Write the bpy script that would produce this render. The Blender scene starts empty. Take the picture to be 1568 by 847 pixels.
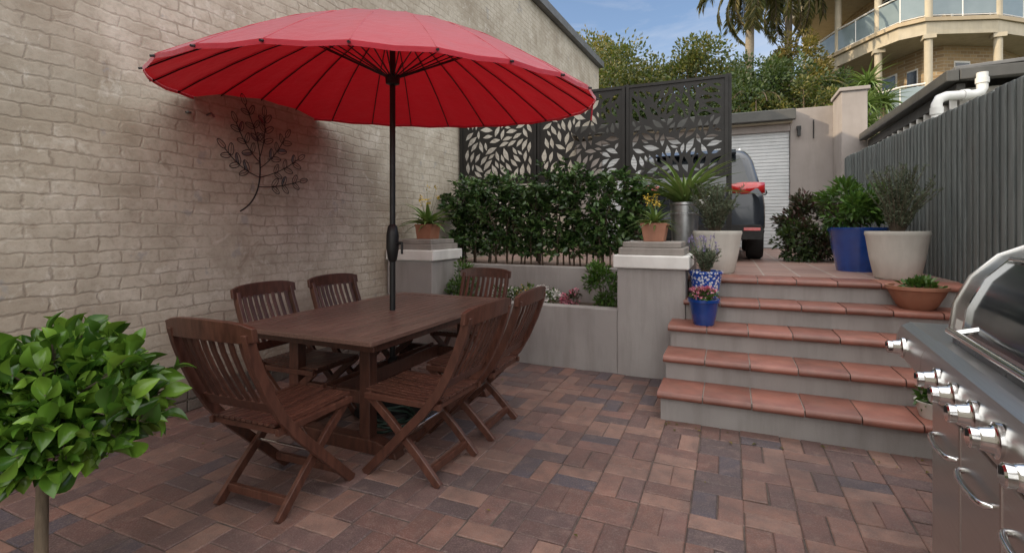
import bpy,bmesh,math,random
import numpy as np
from mathutils import Vector,Matrix
R=random.Random(11); NR=np.random.RandomState(5)
S=bpy.context.scene
S.view_settings.view_transform='Standard'; S.view_settings.look='None'; S.view_settings.exposure=0
# ------------------------------------------------------------------ materials
def newmat(name):
    m=bpy.data.materials.new(name); m.use_nodes=True
    nt=m.node_tree; b=nt.nodes['Principled BSDF']; return m,nt,b
def N(nt,t,**k):
    n=nt.nodes.new(t)
    for a,v in k.items(): setattr(n,a,v)
    return n
def L(nt,a,b): nt.links.new(a,b)
def c4(c): return (c[0],c[1],c[2],1)
def ramp(nt,fac,stops,interp='LINEAR'):
    r=N(nt,'ShaderNodeValToRGB'); r.color_ramp.interpolation=interp
    e=r.color_ramp.elements
    while len(e)<len(stops): e.new(.5)
    for i,(p,c) in enumerate(stops): e[i].position=p; e[i].color=c4(c)
    L(nt,fac,r.inputs[0]); return r.outputs[0]
def noise(nt,vec,scale,detail=6,rough=.55,dist=0):
    n=N(nt,'ShaderNodeTexNoise'); n.inputs['Scale'].default_value=scale; n.inputs['Detail'].default_value=detail
    n.inputs['Roughness'].default_value=rough; n.inputs['Distortion'].default_value=dist
    if vec: L(nt,vec,n.inputs['Vector'])
    return n.outputs['Fac']
def mixc(nt,fac,a,b,mode='MIX'):
    m=N(nt,'ShaderNodeMix',data_type='RGBA',blend_type=mode)
    for s,v in ((0,fac),(6,a),(7,b)):
        if isinstance(v,(int,float)): m.inputs[s].default_value=v
        elif isinstance(v,tuple): m.inputs[s].default_value=c4(v)
        else: L(nt,v,m.inputs[s])
    return m.outputs[2]
def math_(nt,op,a,b=0,c=0,clamp=False):
    m=N(nt,'ShaderNodeMath',operation=op,use_clamp=clamp)
    for s,v in ((0,a),(1,b),(2,c)):
        if isinstance(v,(int,float)): m.inputs[s].default_value=v
        else: L(nt,v,m.inputs[s])
    return m.outputs[0]
def bump(nt,b,h,strength=.5,dist=.01):
    n=N(nt,'ShaderNodeBump'); n.inputs['Strength'].default_value=strength; n.inputs['Distance'].default_value=dist
    L(nt,h,n.inputs['Height']); L(nt,n.outputs[0],b.inputs['Normal'])
def pos(nt): return N(nt,'ShaderNodeNewGeometry').outputs['Position']
def objc(nt): return N(nt,'ShaderNodeTexCoord').outputs['Object']
def grey(nt,k):
    cc=N(nt,'ShaderNodeCombineColor')
    for i in range(3): L(nt,k,cc.inputs[i])
    return cc.outputs[0]
def pm(name,c1,c2,scale=6,rough=.6,metal=0,bs=0,bscale=60,stretch=None,island=0,coat=0,spec=None,dirt=0,rv=.25,bd=.004):
    m,nt,b=newmat(name); v=objc(nt)
    if stretch:
        mp=N(nt,'ShaderNodeMapping'); mp.inputs['Scale'].default_value=stretch; L(nt,v,mp.inputs['Vector']); v=mp.outputs[0]
    f=noise(nt,v,scale)
    c=ramp(nt,f,[(.3,c1),(.7,c2)])
    if island:
        g=N(nt,'ShaderNodeNewGeometry').outputs['Random Per Island']
        c=mixc(nt,1.0,c,grey(nt,math_(nt,'MULTIPLY_ADD',g,island,1-island/2)),'MULTIPLY')
    if dirt:
        mp=N(nt,'ShaderNodeMapping'); mp.inputs['Scale'].default_value=(5,5,.7); L(nt,pos(nt),mp.inputs['Vector'])
        d=ramp(nt,noise(nt,mp.outputs[0],1.3,8,.65),[(.45,(0,0,0)),(.7,(1,1,1))])
        c=mixc(nt,math_(nt,'MULTIPLY',d,dirt),c,(.10,.085,.07))
    L(nt,c,b.inputs['Base Color'])
    r=noise(nt,v,scale*2.3)
    L(nt,math_(nt,'MULTIPLY_ADD',r,rv,rough-rv/2),b.inputs['Roughness'])
    b.inputs['Metallic'].default_value=metal
    if coat: b.inputs['Coat Weight'].default_value=coat; b.inputs['Coat Roughness'].default_value=.05
    if spec is not None: b.inputs['Specular IOR Level'].default_value=spec
    if bs: bump(nt,b,noise(nt,v,bscale),bs,bd)
    return m
def leafmat(name,cols,rough=.4,trans=.25):
    m,nt,b=newmat(name)
    g=N(nt,'ShaderNodeNewGeometry').outputs['Random Per Island']
    n=len(cols); c=ramp(nt,g,[(i/(n-1),cols[i]) for i in range(n)])
    big=noise(nt,pos(nt),1.6,3)
    c=mixc(nt,1.0,c,grey(nt,math_(nt,'MULTIPLY_ADD',big,1.1,.45)),'MULTIPLY')
    L(nt,c,b.inputs['Base Color']); b.inputs['Roughness'].default_value=rough
    t=N(nt,'ShaderNodeBsdfTranslucent'); L(nt,mixc(nt,.4,c,(.14,.20,.02)) if trans>.2 else c,t.inputs['Color'])
    mx=N(nt,'ShaderNodeMixShader'); mx.inputs[0].default_value=trans
    out=nt.nodes['Material Output']
    L(nt,b.outputs[0],mx.inputs[1]); L(nt,t.outputs[0],mx.inputs[2]); L(nt,mx.outputs[0],out.inputs['Surface'])
    return m
def wallmat():
    m,nt,b=newmat('painted_brick'); p=pos(nt)
    s=N(nt,'ShaderNodeSeparateXYZ'); L(nt,p,s.inputs[0])
    cb=N(nt,'ShaderNodeCombineXYZ')
    dn=noise(nt,p,2.2,5); dn2=noise(nt,p,7.0,4)
    y=math_(nt,'ADD',s.outputs[1],math_(nt,'MULTIPLY_ADD',dn2,.09,-.045))
    z=math_(nt,'ADD',s.outputs[2],math_(nt,'MULTIPLY_ADD',dn,.06,-.03))
    z=math_(nt,'ADD',z,math_(nt,'MULTIPLY_ADD',noise(nt,p,17,3),.034,-.017))
    L(nt,y,cb.inputs[0]); L(nt,z,cb.inputs[1])
    br=N(nt,'ShaderNodeTexBrick'); L(nt,cb.outputs[0],br.inputs['Vector'])
    for k,v in (('Scale',1),('Brick Width',.245),('Row Height',.086),('Mortar Size',.012),('Mortar Smooth',1.0),('Bias',0)): br.inputs[k].default_value=v
    br.inputs['Color1'].default_value=(.0,.0,.0,1); br.inputs['Color2'].default_value=(1,1,1,1); br.inputs['Mortar'].default_value=(.5,.5,.5,1)
    fac=br.outputs['Fac']
    big=noise(nt,p,.55,6,.6,.6); med=noise(nt,p,2.6,8,.65,.4); fine=noise(nt,p,26,8,.7)
    c=ramp(nt,med,[(.30,(.33,.28,.215)),(.5,(.46,.405,.325)),(.70,(.57,.515,.43))])
    st=ramp(nt,big,[(.46,(0,0,0)),(.60,(1,1,1))])
    c=mixc(nt,math_(nt,'MULTIPLY',st,.55),c,(.26,.205,.145))
    # damp staining on the lower half
    lw=ramp(nt,math_(nt,'ADD',s.outputs[2],math_(nt,'MULTIPLY_ADD',noise(nt,p,1.1,6,.6),2.4,-1.2)),[(.35,(1,1,1)),(1.0,(0,0,0))])
    lw2=math_(nt,'MULTIPLY',lw,ramp(nt,noise(nt,p,3.1,7,.65),[(.36,(.2,.2,.2)),(.6,(1,1,1))]))
    c=mixc(nt,math_(nt,'MULTIPLY',lw2,.5),c,(.235,.185,.135))
    c=mixc(nt,math_(nt,'MULTIPLY',br.outputs['Color'],.14),c,(.66,.60,.51))
    pk=ramp(nt,noise(nt,p,5.5,8,.7,1.0),[(.56,(0,0,0)),(.66,(1,1,1))])
    c=mixc(nt,math_(nt,'MULTIPLY',pk,.6),c,(.63,.585,.51))
    bk=ramp(nt,noise(nt,p,4.3,9,.72,.8),[(.60,(0,0,0)),(.67,(1,1,1))])
    c=mixc(nt,math_(nt,'MULTIPLY',bk,.5),c,(.22,.165,.12))
    gk=ramp(nt,noise(nt,p,3.7,6,.6),[(.65,(0,0,0)),(.69,(1,1,1))])
    c=mixc(nt,math_(nt,'MULTIPLY',gk,.5),c,(.27,.27,.275))
    mk=math_(nt,'MULTIPLY',fac,ramp(nt,noise(nt,p,1.7,5,.6),[(.38,(.15,.15,.15)),(.6,(1,1,1))]))
    c=mixc(nt,math_(nt,'MULTIPLY',mk,.6),c,(.20,.16,.12))
    c=mixc(nt,math_(nt,'MULTIPLY',ramp(nt,fine,[(.33,(1,1,1)),(.52,(0,0,0))]),.42),c,(.25,.205,.155))
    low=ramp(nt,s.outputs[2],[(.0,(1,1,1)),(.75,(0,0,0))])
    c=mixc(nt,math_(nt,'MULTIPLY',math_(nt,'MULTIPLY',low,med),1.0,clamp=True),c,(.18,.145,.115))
    L(nt,c,b.inputs['Base Color']); b.inputs['Roughness'].default_value=.88
    vis=ramp(nt,noise(nt,p,.9,5,.6),[(.38,(.15,.15,.15)),(.66,(1,1,1))])
    h=math_(nt,'ADD',math_(nt,'MULTIPLY',math_(nt,'MULTIPLY',fac,vis),-.7),math_(nt,'ADD',math_(nt,'MULTIPLY',fine,.6),math_(nt,'MULTIPLY',med,.8)))
    h=math_(nt,'ADD',h,math_(nt,'MULTIPLY',br.outputs['Color'],.12))
    bump(nt,b,h,.55,.009); return m
def pavermat(name,cols):
    m,nt,b=newmat(name); p=pos(nt)
    g=N(nt,'ShaderNodeNewGeometry').outputs['Random Per Island']
    n=len(cols); c=ramp(nt,g,[(i/n,cols[i]) for i in range(n)],'CONSTANT')
    f=noise(nt,p,9,8,.65); c=mixc(nt,math_(nt,'MULTIPLY',ramp(nt,f,[(.35,(1,1,1)),(.6,(0,0,0))]),.55),c,(.080,.055,.052))
    lt=noise(nt,p,14,6,.6); c=mixc(nt,math_(nt,'MULTIPLY',ramp(nt,lt,[(.52,(0,0,0)),(.72,(1,1,1))]),.4),c,(.33,.215,.175))
    sp=noise(nt,p,140,3,.6); c=mixc(nt,math_(nt,'MULTIPLY',ramp(nt,sp,[(.5,(0,0,0)),(.66,(1,1,1))]),.45),c,(.30,.235,.205))
    big=noise(nt,p,.9,5,.6); c=mixc(nt,math_(nt,'MULTIPLY',ramp(nt,big,[(.38,(0,0,0)),(.62,(1,1,1))]),.48),c,(.070,.052,.050))
    L(nt,c,b.inputs['Base Color'])
    L(nt,math_(nt,'MULTIPLY_ADD',f,.3,.40),b.inputs['Roughness'])
    bump(nt,b,math_(nt,'ADD',sp,math_(nt,'MULTIPLY',noise(nt,p,35,5),1.5)),.6,.003); return m
M={}
M['wall']=wallmat()
M['paver']=pavermat('brick_paver',[(.19,.092,.070),(.25,.128,.098),(.135,.072,.064),(.28,.155,.118),(.10,.068,.070),(.20,.10,.080),(.165,.080,.064),(.082,.070,.088),(.26,.135,.10),(.145,.072,.060),(.22,.11,.09),(.115,.068,.066),(.30,.17,.13),(.17,.095,.085)])
M['tile']=pm('terracotta_tile',(.185,.070,.050),(.275,.112,.082),7,.40,bs=.15,bscale=80,island=.5,dirt=.3)
M['grout']=pm('grout',(.42,.38,.34),(.3,.27,.24),30,.9)
M['render']=pm('grey_render',(.275,.255,.245),(.335,.315,.30),2.2,.8,bs=.35,bscale=120,dirt=.35)
M['renderdk']=pm('grey_slab',(.22,.20,.18),(.29,.26,.235),3,.8,bs=.35,bscale=90,dirt=.3)
M['whitepaint']=pm('white_paint',(.62,.61,.58),(.75,.74,.71),4,.55,bs=.1,dirt=.12)
M['soil']=pm('soil',(.035,.022,.015),(.09,.06,.04),20,.95,bs=1,bscale=50)
M['pebble']=pm('pebbles',(.22,.12,.085),(.40,.30,.24),40,.8,bs=1,bscale=60)
M['dirt']=pm('joint_sand',(.06,.048,.042),(.12,.09,.078),20,.95,bs=.5)
M['wood']=pm('stained_timber',(.048,.018,.012),(.102,.040,.026),7,.36,bs=.2,bscale=50,stretch=(6,6,1.2),island=.5,spec=.5)
M['woodtop']=pm('table_timber',(.095,.052,.040),(.18,.102,.080),8,.34,bs=.2,bscale=60,stretch=(10,1,10),island=.4)
M['black']=pm('black_metal',(.008,.008,.009),(.014,.014,.014),10,.45,spec=.35)
M['screen']=pm('screen_metal',(.012,.011,.010),(.020,.018,.016),4,.5,spec=.35)
M['steel']=pm('brushed_steel',(.54,.53,.51),(.62,.61,.59),6,.30,metal=1,stretch=(60,.8,60),rv=.10)
M['chrome']=pm('chrome',(.75,.75,.74),(.85,.85,.84),5,.14,metal=1,rv=.05)
M['dksteel']=pm('dark_steel',(.16,.16,.165),(.22,.22,.225),8,.3,metal=.9)
M['fence']=pm('fence_paint',(.105,.12,.118),(.16,.177,.172),5,.62,bs=.6,bscale=30,stretch=(5,5,.6),island=.45,dirt=.35)
M['glass']=pm('dark_glass',(.012,.015,.018),(.02,.024,.028),2,.14,spec=.8)
M['terra']=pm('terracotta',(.28,.115,.065),(.37,.165,.10),8,.7,bs=.2,dirt=.3)
M['blueglaze']=pm('blue_glaze',(.004,.030,.17),(.008,.06,.28),5,.22,coat=.8)
M['whitepot']=pm('cream_pot',(.50,.48,.43),(.62,.60,.55),3,.6,bs=.15,dirt=.2)
M['galv']=pm('galvanised',(.34,.35,.36),(.48,.49,.50),18,.38,metal=.9)
M['bark']=pm('bark',(.10,.075,.05),(.22,.165,.11),12,.9,bs=1,bscale=30,stretch=(3,3,.6))
M['palmbark']=pm('palm_bark',(.17,.14,.10),(.28,.235,.18),14,.9,bs=1,bscale=12,stretch=(1,1,6))
M['twig']=pm('twig',(.06,.045,.03),(.12,.09,.06),12,.9)
M['carpaint']=pm('car_paint',(.022,.028,.038),(.026,.032,.043),2,.25,metal=.2,coat=.6,rv=.03)
M['rubber']=pm('rubber',(.015,.015,.015),(.025,.025,.025),20,.8)
M['redlens']=pm('red_lens',(.38,.006,.008),(.48,.010,.010),4,.2,coat=1)
M['plate']=pm('plate',(.6,.6,.56),(.65,.64,.6),4,.4)
M['garwall']=pm('garage_render',(.27,.24,.225),(.33,.295,.275),2,.85,bs=.2,dirt=.15)
M['rollerwhite']=pm('roller_door_white',(.50,.52,.53),(.60,.61,.62),3,.5)
M['gutter']=pm('gutter_dark',(.045,.045,.042),(.07,.068,.062),4,.5)
M['housewall']=pm('cream_wall',(.36,.28,.18),(.42,.34,.23),3,.8)
M['housetrim']=pm('cream_trim',(.38,.33,.24),(.44,.385,.29),3,.7,dirt=.2)
M['pvc']=pm('pvc_white',(.60,.60,.58),(.70,.70,.68),3,.35,dirt=.15)
M['shedwall']=pm('shed_wall',(.40,.38,.35),(.50,.48,.44),4,.8,bs=.3)
M['glassrail']=pm('rail_glass',(.16,.21,.23),(.20,.25,.27),2,.1)
M['roofmetal']=pm('roof_metal',(.10,.10,.10),(.15,.15,.15),4,.5)
M['hill']=pm('hill_ground',(.03,.045,.015),(.09,.085,.04),1.5,.95,bs=1,bscale=4)
M['ground']=pm('ground',(.10,.09,.06),(.06,.075,.03),.3,.95)
M['hose']=pm('hose_green',(.015,.035,.025),(.022,.045,.032),4,.5)
M['stalk']=pm('stalk_green',(.04,.08,.03),(.06,.11,.04),4,.6)
M['baseband']=pm('wall_footing',(.075,.062,.053),(.16,.13,.108),6,.9,bs=1,bscale=25,bd=.01)
def housebrick():
    m,nt,b=newmat('blond_brick'); v=objc(nt)
    s=N(nt,'ShaderNodeSeparateXYZ'); L(nt,v,s.inputs[0]); cb=N(nt,'ShaderNodeCombineXYZ')
    L(nt,math_(nt,'ADD',s.outputs[0],s.outputs[1]),cb.inputs[0]); L(nt,s.outputs[2],cb.inputs[1])
    br=N(nt,'ShaderNodeTexBrick'); L(nt,cb.outputs[0],br.inputs['Vector'])
    for k,x in (('Scale',1),('Brick Width',.36),('Row Height',.13),('Mortar Size',.012)): br.inputs[k].default_value=x
    br.inputs['Color1'].default_value=(.36,.25,.13,1); br.inputs['Color2'].default_value=(.24,.16,.085,1); br.inputs['Mortar'].default_value=(.36,.31,.23,1)
    L(nt,br.outputs[0],b.inputs['Base Color']); b.inputs['Roughness'].default_value=.85; return m
M['blond']=housebrick()
def terracefloor():
    m,nt,b=newmat('terrace_tiles'); p=pos(nt)
    br=N(nt,'ShaderNodeTexBrick'); L(nt,p,br.inputs['Vector'])
    for k,x in (('Scale',1),('Brick Width',.30),('Row Height',.30),('Mortar Size',.008)): br.inputs[k].default_value=x
    br.offset=0
    br.inputs['Color1'].default_value=(.29,.155,.12,1); br.inputs['Color2'].default_value=(.20,.10,.08,1); br.inputs['Mortar'].default_value=(.36,.31,.27,1)
    c=mixc(nt,math_(nt,'MULTIPLY',noise(nt,p,4,6),.6),br.outputs[0],(.30,.23,.20))
    L(nt,c,b.inputs['Base Color']); b.inputs['Roughness'].default_value=.5
    bump(nt,b,math_(nt,'MULTIPLY',br.outputs['Fac'],-1),.5,.004); return m
M['terrace']=terracefloor()
def bluewhite():
    m,nt,b=newmat('blue_white_ceramic'); v=objc(nt)
    vo=N(nt,'ShaderNodeTexVoronoi'); vo.inputs['Scale'].default_value=42; L(nt,v,vo.inputs['Vector'])
    c=ramp(nt,vo.outputs['Distance'],[(.38,(.6,.63,.68)),(.48,(.015,.07,.36))])
    L(nt,c,b.inputs['Base Color']); b.inputs['Roughness'].default_value=.2; b.inputs['Coat Weight'].default_value=.7; return m
M['bluewhite']=bluewhite()
def cloth():
    m,nt,b=newmat('red_canvas'); p=objc(nt)
    c=ramp(nt,noise(nt,p,3,4),[(.3,(.50,.014,.035)),(.7,(.57,.018,.043))])
    L(nt,c,b.inputs['Base Color']); b.inputs['Roughness'].default_value=.6
    b.inputs['Sheen Weight'].default_value=1.0; b.inputs['Sheen Roughness'].default_value=.45; b.inputs['Sheen Tint'].default_value=(1,.6,.66,1)
    t=N(nt,'ShaderNodeBsdfTranslucent'); L(nt,mixc(nt,1.0,c,(.85,.12,.2),'MULTIPLY'),t.inputs['Color'])
    mx=N(nt,'ShaderNodeMixShader'); mx.inputs[0].default_value=.34
    L(nt,b.outputs[0],mx.inputs[1]); L(nt,t.outputs[0],mx.inputs[2]); L(nt,mx.outputs[0],nt.nodes['Material Output'].inputs['Surface'])
    bump(nt,b,math_(nt,'ADD',noise(nt,p,7,4,.5),math_(nt,'MULTIPLY',noise(nt,p,500,2),.03)),.5,.02); return m
M['cloth']=cloth()
G_hedge=leafmat('leaf_hedge',[(.018,.042,.012),(.035,.075,.020),(.055,.11,.028),(.12,.19,.06)],.30,.15)
G_top=leafmat('leaf_topiary',[(.028,.078,.010),(.060,.135,.016),(.10,.20,.022),(.17,.29,.038)],.24,.2)
G_tree=leafmat('leaf_tree',[(.030,.050,.012),(.055,.080,.018),(.10,.105,.022),(.17,.14,.03)],.55,.3)
G_dark=leafmat('leaf_dark',[(.02,.04,.014),(.04,.07,.02),(.06,.09,.025)],.5,.25)
G_gold=leafmat('leaf_gold',[(.09,.08,.018),(.16,.13,.025),(.24,.17,.035),(.10,.11,.025)],.6,.35)
G_palm=leafmat('leaf_palm',[(.06,.075,.025),(.12,.115,.035),(.22,.17,.06)],.5,.25)
G_spiky=leafmat('leaf_spiky',[(.07,.13,.03),(.12,.19,.045),(.20,.26,.08)],.4,.22)
G_grey=leafmat('leaf_greygreen',[(.07,.095,.055),(.12,.145,.085),(.16,.19,.12)],.6,.2)
G_bright=leafmat('leaf_bright',[(.03,.085,.015),(.06,.13,.022),(.10,.19,.035)],.4,.22)
G_burg=leafmat('leaf_burgundy',[(.03,.045,.018),(.07,.028,.026),(.035,.055,.02),(.055,.07,.028),(.09,.035,.035)],.4,.18)
F_white=leafmat('petal_white',[(.65,.62,.6),(.7,.68,.66)],.6,.15)
F_pink=leafmat('petal_pink',[(.45,.08,.14),(.6,.28,.34),(.42,.04,.10)],.6,.15)
F_yel=leafmat('petal_yellow',[(.5,.32,.03),(.62,.44,.05)],.6,.15)
F_purp=leafmat('petal_purple',[(.18,.15,.30),(.28,.24,.40)],.6,.15)
# ------------------------------------------------------------------ mesh builder
class MB:
    def __init__(s): s.v=[];s.f=[];s.m=[];s.mats=[]
    def mi(s,mat):
        if mat not in s.mats: s.mats.append(mat)
        return s.mats.index(mat)
    def add(s,vs,fs,mat):
        o=len(s.v); s.v+= [tuple(v) for v in vs]; k=s.mi(mat)
        for f in fs: s.f.append(tuple(i+o for i in f)); s.m.append(k)
    def box(s,x0,x1,y0,y1,z0,z1,mat):
        vs=[(x,y,z) for z in (z0,z1) for y in (y0,y1) for x in (x0,x1)]
        s.add(vs,[(0,2,3,1),(4,5,7,6),(0,1,5,4),(2,6,7,3),(0,4,6,2),(1,3,7,5)],mat)
    def tube(s,pts,rad,mat,n=8,caps=True):
        pts=[Vector(p) for p in pts]
        if not isinstance(rad,(list,tuple)): rad=[rad]*len(pts)
        vs=[];fs=[];up=None
        for i,p in enumerate(pts):
            a=pts[max(0,i-1)];b=pts[min(len(pts)-1,i+1)]; d=(b-a)
            if d.length<1e-9: d=Vector((0,0,1))
            d.normalize()
            if up is None: up=Vector((1,0,0)) if abs(d.x)<.8 else Vector((0,1,0))
            x=(up-d*up.dot(d)).normalized(); up=x; y=d.cross(x)
            for k in range(n):
                t=2*math.pi*k/n; vs.append(p+(x*math.cos(t)+y*math.sin(t))*rad[i])
        for i in range(len(pts)-1):
            for k in range(n):
                a=i*n+k;b=i*n+(k+1)%n; fs.append((a,b,b+n,a+n))
        if caps: fs.append(tuple(range(n))[::-1]); fs.append(tuple(range((len(pts)-1)*n,len(pts)*n)))
        s.add(vs,fs,mat)
    def lathe(s,prof,mat,c=(0,0,0),n=32):
        vs=[];fs=[]
        for r,z in prof:
            for k in range(n):
                t=2*math.pi*k/n; vs.append((c[0]+r*math.cos(t),c[1]+r*math.sin(t),c[2]+z))
        for i in range(len(prof)-1):
            for k in range(n):
                a=i*n+k;b=i*n+(k+1)%n; fs.append((a,b,b+n,a+n))
        s.add(vs,fs,mat)
    def ribbon(s,pts,x,w,t,mat):
        vs=[];fs=[]
        for i,(y,z) in enumerate(pts):
            a=pts[max(0,i-1)];b=pts[min(len(pts)-1,i+1)]
            dy,dz=b[0]-a[0],b[1]-a[1]; l=math.hypot(dy,dz); ny,nz=-dz/l,dy/l
            for sx,sn in ((-1,-1),(1,-1),(1,1),(-1,1)):
                vs.append((x+sx*w/2,y+ny*sn*t/2,z+nz*sn*t/2))
        for i in range(len(pts)-1):
            for k in range(4):
                a=i*4+k;b=i*4+(k+1)%4; fs.append((a,b,b+4,a+4))
        fs.append((3,2,1,0)); e=(len(pts)-1)*4; fs.append((e,e+1,e+2,e+3))
        s.add(vs,fs,mat)
    def prism(s,poly,a,b,mat,axis='y'):
        n=len(poly); vs=[]
        for q in (a,b):
            for (p,r) in poly:
                vs.append({'y':(p,q,r),'x':(q,p,r),'z':(p,r,q)}[axis])
        fs=[(i,(i+1)%n,(i+1)%n+n,i+n) for i in range(n)]+[tuple(range(n))[::-1],tuple(range(n,2*n))]
        s.add(vs,fs,mat)
    def obj(s,name,parent=None,smooth=None,bevel=0,loc=None,rot=None,segs=2):
        me=bpy.data.meshes.new(name); me.from_pydata(s.v,[],s.f)
        for m in s.mats: me.materials.append(m)
        me.polygons.foreach_set('material_index',s.m)
        bm=bmesh.new(); bm.from_mesh(me); bmesh.ops.recalc_face_normals(bm,faces=bm.faces); bm.to_mesh(me); bm.free()
        if smooth is not None:
            me.shade_smooth(); me.set_sharp_from_angle(angle=math.radians(smooth))
        me.update()
        o=bpy.data.objects.new(name,me); S.collection.objects.link(o)
        if parent: o.parent=parent
        if loc: o.location=loc
        if rot: o.rotation_euler=rot
        if bevel:
            b=o.modifiers.new('b','BEVEL'); b.width=bevel; b.segments=segs; b.limit_method='ANGLE'; b.angle_limit=math.radians(40)
        return o
def empty(name,loc=(0,0,0),rot=(0,0,0)):
    o=bpy.data.objects.new(name,None); S.collection.objects.link(o); o.location=loc; o.rotation_euler=rot; o.empty_display_size=.1; return o
def box(name,x0,x1,y0,y1,z0,z1,mat,parent=None,bevel=.004):
    m=MB(); m.box(x0,x1,y0,y1,z0,z1,mat); return m.obj(name,parent,bevel=bevel)
# ------------------------------------------------------------------ leaves
def tmpl(kind):
    if kind=='leaf':
        v=[(0,0,0),(.5,.45,.12),(0,.5,-.04),(-.5,.45,.12),(0,1,-.10)]; f=[(0,1,2),(0,2,3),(1,4,2),(2,4,3)]
    elif kind=='diamond':
        v=[(0,0,0),(.5,.5,.08),(0,1,-.05),(-.5,.5,.08)]; f=[(0,1,2),(0,2,3)]
    elif kind=='big':
        v=[];f=[]; ws=[.08,.42,.74,.96,1.0,.84,.50,.04]
        for i,w in enumerate(ws):
            t=i/7; zb=.16*math.sin(t*2.4)-.20*t*t
            for x in (-1,-.5,0,.5,1): v.append((x*w*.5,t,zb+.15*w*abs(x)**1.3))
        for i in range(7):
            for k in range(4): a=i*5+k; f.append((a,a+1,a+6,a+5))
    elif kind=='blade':
        v=[];f=[]
        for i in range(6):
            t=i/5; w=(1-t**1.8)*.5+.01; z=-.55*t*t
            v+=[(-w,t*(1-.15*t),z),(0,t*(1-.15*t),z-.06*(1-t)),(w,t*(1-.15*t),z)]
        for i in range(5):
            for k in range(2): a=i*3+k; f.append((a,a+1,a+4,a+3))
    return np.array(v,float),f
def leaves(name,P,D,size,w,mat,parent=None,kind='leaf',smooth=False,sv=.35,flat=.6):
    P=np.asarray(P,float); D=np.asarray(D,float); n=len(P)
    D=D/np.maximum(np.linalg.norm(D,axis=1,keepdims=True),1e-6)
    up=np.tile([0,0,1.],(n,1)); up=up*flat+NR.normal(size=(n,3))*(1-flat)
    X=np.cross(D,up); X/=np.maximum(np.linalg.norm(X,axis=1,keepdims=True),1e-6); Z=np.cross(X,D)
    s=size*(1+sv*(NR.rand(n)*2-1)); tv,tf=tmpl(kind)
    V=P[:,None,:]+s[:,None,None]*(tv[None,:,0:1]*w*X[:,None,:]+tv[None,:,1:2]*D[:,None,:]+tv[None,:,2:3]*Z[:,None,:])
    k=len(tv); V=V.reshape(-1,3)
    tf_len=[len(f) for f in tf]; flat_idx=np.array([i for f in tf for i in f])
    idx=(flat_idx[None,:]+(np.arange(n)*k)[:,None]).reshape(-1)
    tot=np.tile(tf_len,n); start=np.concatenate([[0],np.cumsum(tot)[:-1]])
    me=bpy.data.meshes.new(name); me.vertices.add(len(V)); me.vertices.foreach_set('co',V.reshape(-1))
    me.loops.add(len(idx)); me.loops.foreach_set('vertex_index',idx.astype(np.int32))
    me.polygons.add(len(tot)); me.polygons.foreach_set('loop_start',start.astype(np.int32)); me.polygons.foreach_set('loop_total',tot.astype(np.int32))
    me.update(calc_edges=True); me.validate()
    if smooth: me.shade_smooth()
    me.materials.append(mat)
    o=bpy.data.objects.new(name,me); S.collection.objects.link(o)
    if parent: o.parent=parent
    return o
def sph(n):
    d=NR.normal(size=(n,3)); return d/np.linalg.norm(d,axis=1,keepdims=True)
def bushpts(c,rad,n,clumps=14,cr=.35,shell=.75):
    c=np.array(c,float); rad=np.array(rad,float)
    cd=sph(clumps); cc=cd*(shell+ (1-shell)*NR.rand(clumps,1))*(1-cr*.6)
    i=NR.randint(0,clumps,n); d=sph(n); rr=NR.rand(n,1)**.5
    p=(cc[i]+d*rr*cr*(0.7+.6*NR.rand(clumps)[i][:,None]))
    return c+p*rad, d*.8+cc[i]*.8+np.array([0,0,.25])+NR.normal(size=(n,3))*.35
def pot(name,prof,mat,loc,soilz,soilr,parent,n=36):
    m=MB(); m.lathe(prof,mat,(0,0,0),n); m.lathe([(soilr,soilz),(0.001,soilz+.01)],M['soil'],(0,0,0),n)
    return m.obj(name,parent,smooth=40,loc=loc)
# ------------------------------------------------------------------ camera
cam=bpy.data.cameras.new('camera'); co=bpy.data.objects.new('camera',cam); S.collection.objects.link(co); S.camera=co
co.location=(0,0,1.35); co.rotation_euler=(math.radians(90),0,math.radians(23.7))
cam.sensor_width=36; cam.lens=17.45; cam.shift_y=-.0469; cam.clip_start=.05; cam.clip_end=900
# ------------------------------------------------------------------ light
el=math.radians(25); az=math.radians(244)
sd=Vector((math.sin(az)*math.cos(el),math.cos(az)*math.cos(el),math.sin(el)))
sl=bpy.data.lights.new('sun','SUN'); sl.energy=4.2; sl.angle=math.radians(.5); sl.color=(1,.82,.58)
so=bpy.data.objects.new('sun',sl); S.collection.objects.link(so); so.rotation_euler=sd.to_track_quat('Z','Y').to_euler(); so.location=sd*60
W=bpy.data.worlds.new('World'); S.world=W; W.use_nodes=True; nt=W.node_tree; nt.nodes.clear()
sk=N(nt,'ShaderNodeTexSky',sky_type='NISHITA'); sk.sun_disc=False; sk.sun_elevation=el; sk.sun_rotation=az; sk.dust_density=1.2
tc=N(nt,'ShaderNodeTexCoord'); mp=N(nt,'ShaderNodeMapping'); mp.inputs['Scale'].default_value=(1,1,3.5); L(nt,tc.outputs['Generated'],mp.inputs['Vector'])
cn=noise(nt,mp.outputs[0],3.2,8,.6,.5)
cl=ramp(nt,cn,[(.38,(0,0,0)),(.72,(1,1,1))])
skb=mixc(nt,1.0,sk.outputs[0],(1.3,1.3,1.35),'MULTIPLY')
skc=mixc(nt,math_(nt,'MULTIPLY',cl,.55),skb,(6.2,6.2,6.4))
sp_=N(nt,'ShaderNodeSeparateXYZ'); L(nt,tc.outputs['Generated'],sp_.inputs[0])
sky_fill=math_(nt,'ADD',math_(nt,'MULTIPLY',sp_.outputs[1],-.75),math_(nt,'MULTIPLY',sp_.outputs[2],1.0))  # added bright sky overhead and behind the camera, lifts the shaded courtyard
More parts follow.
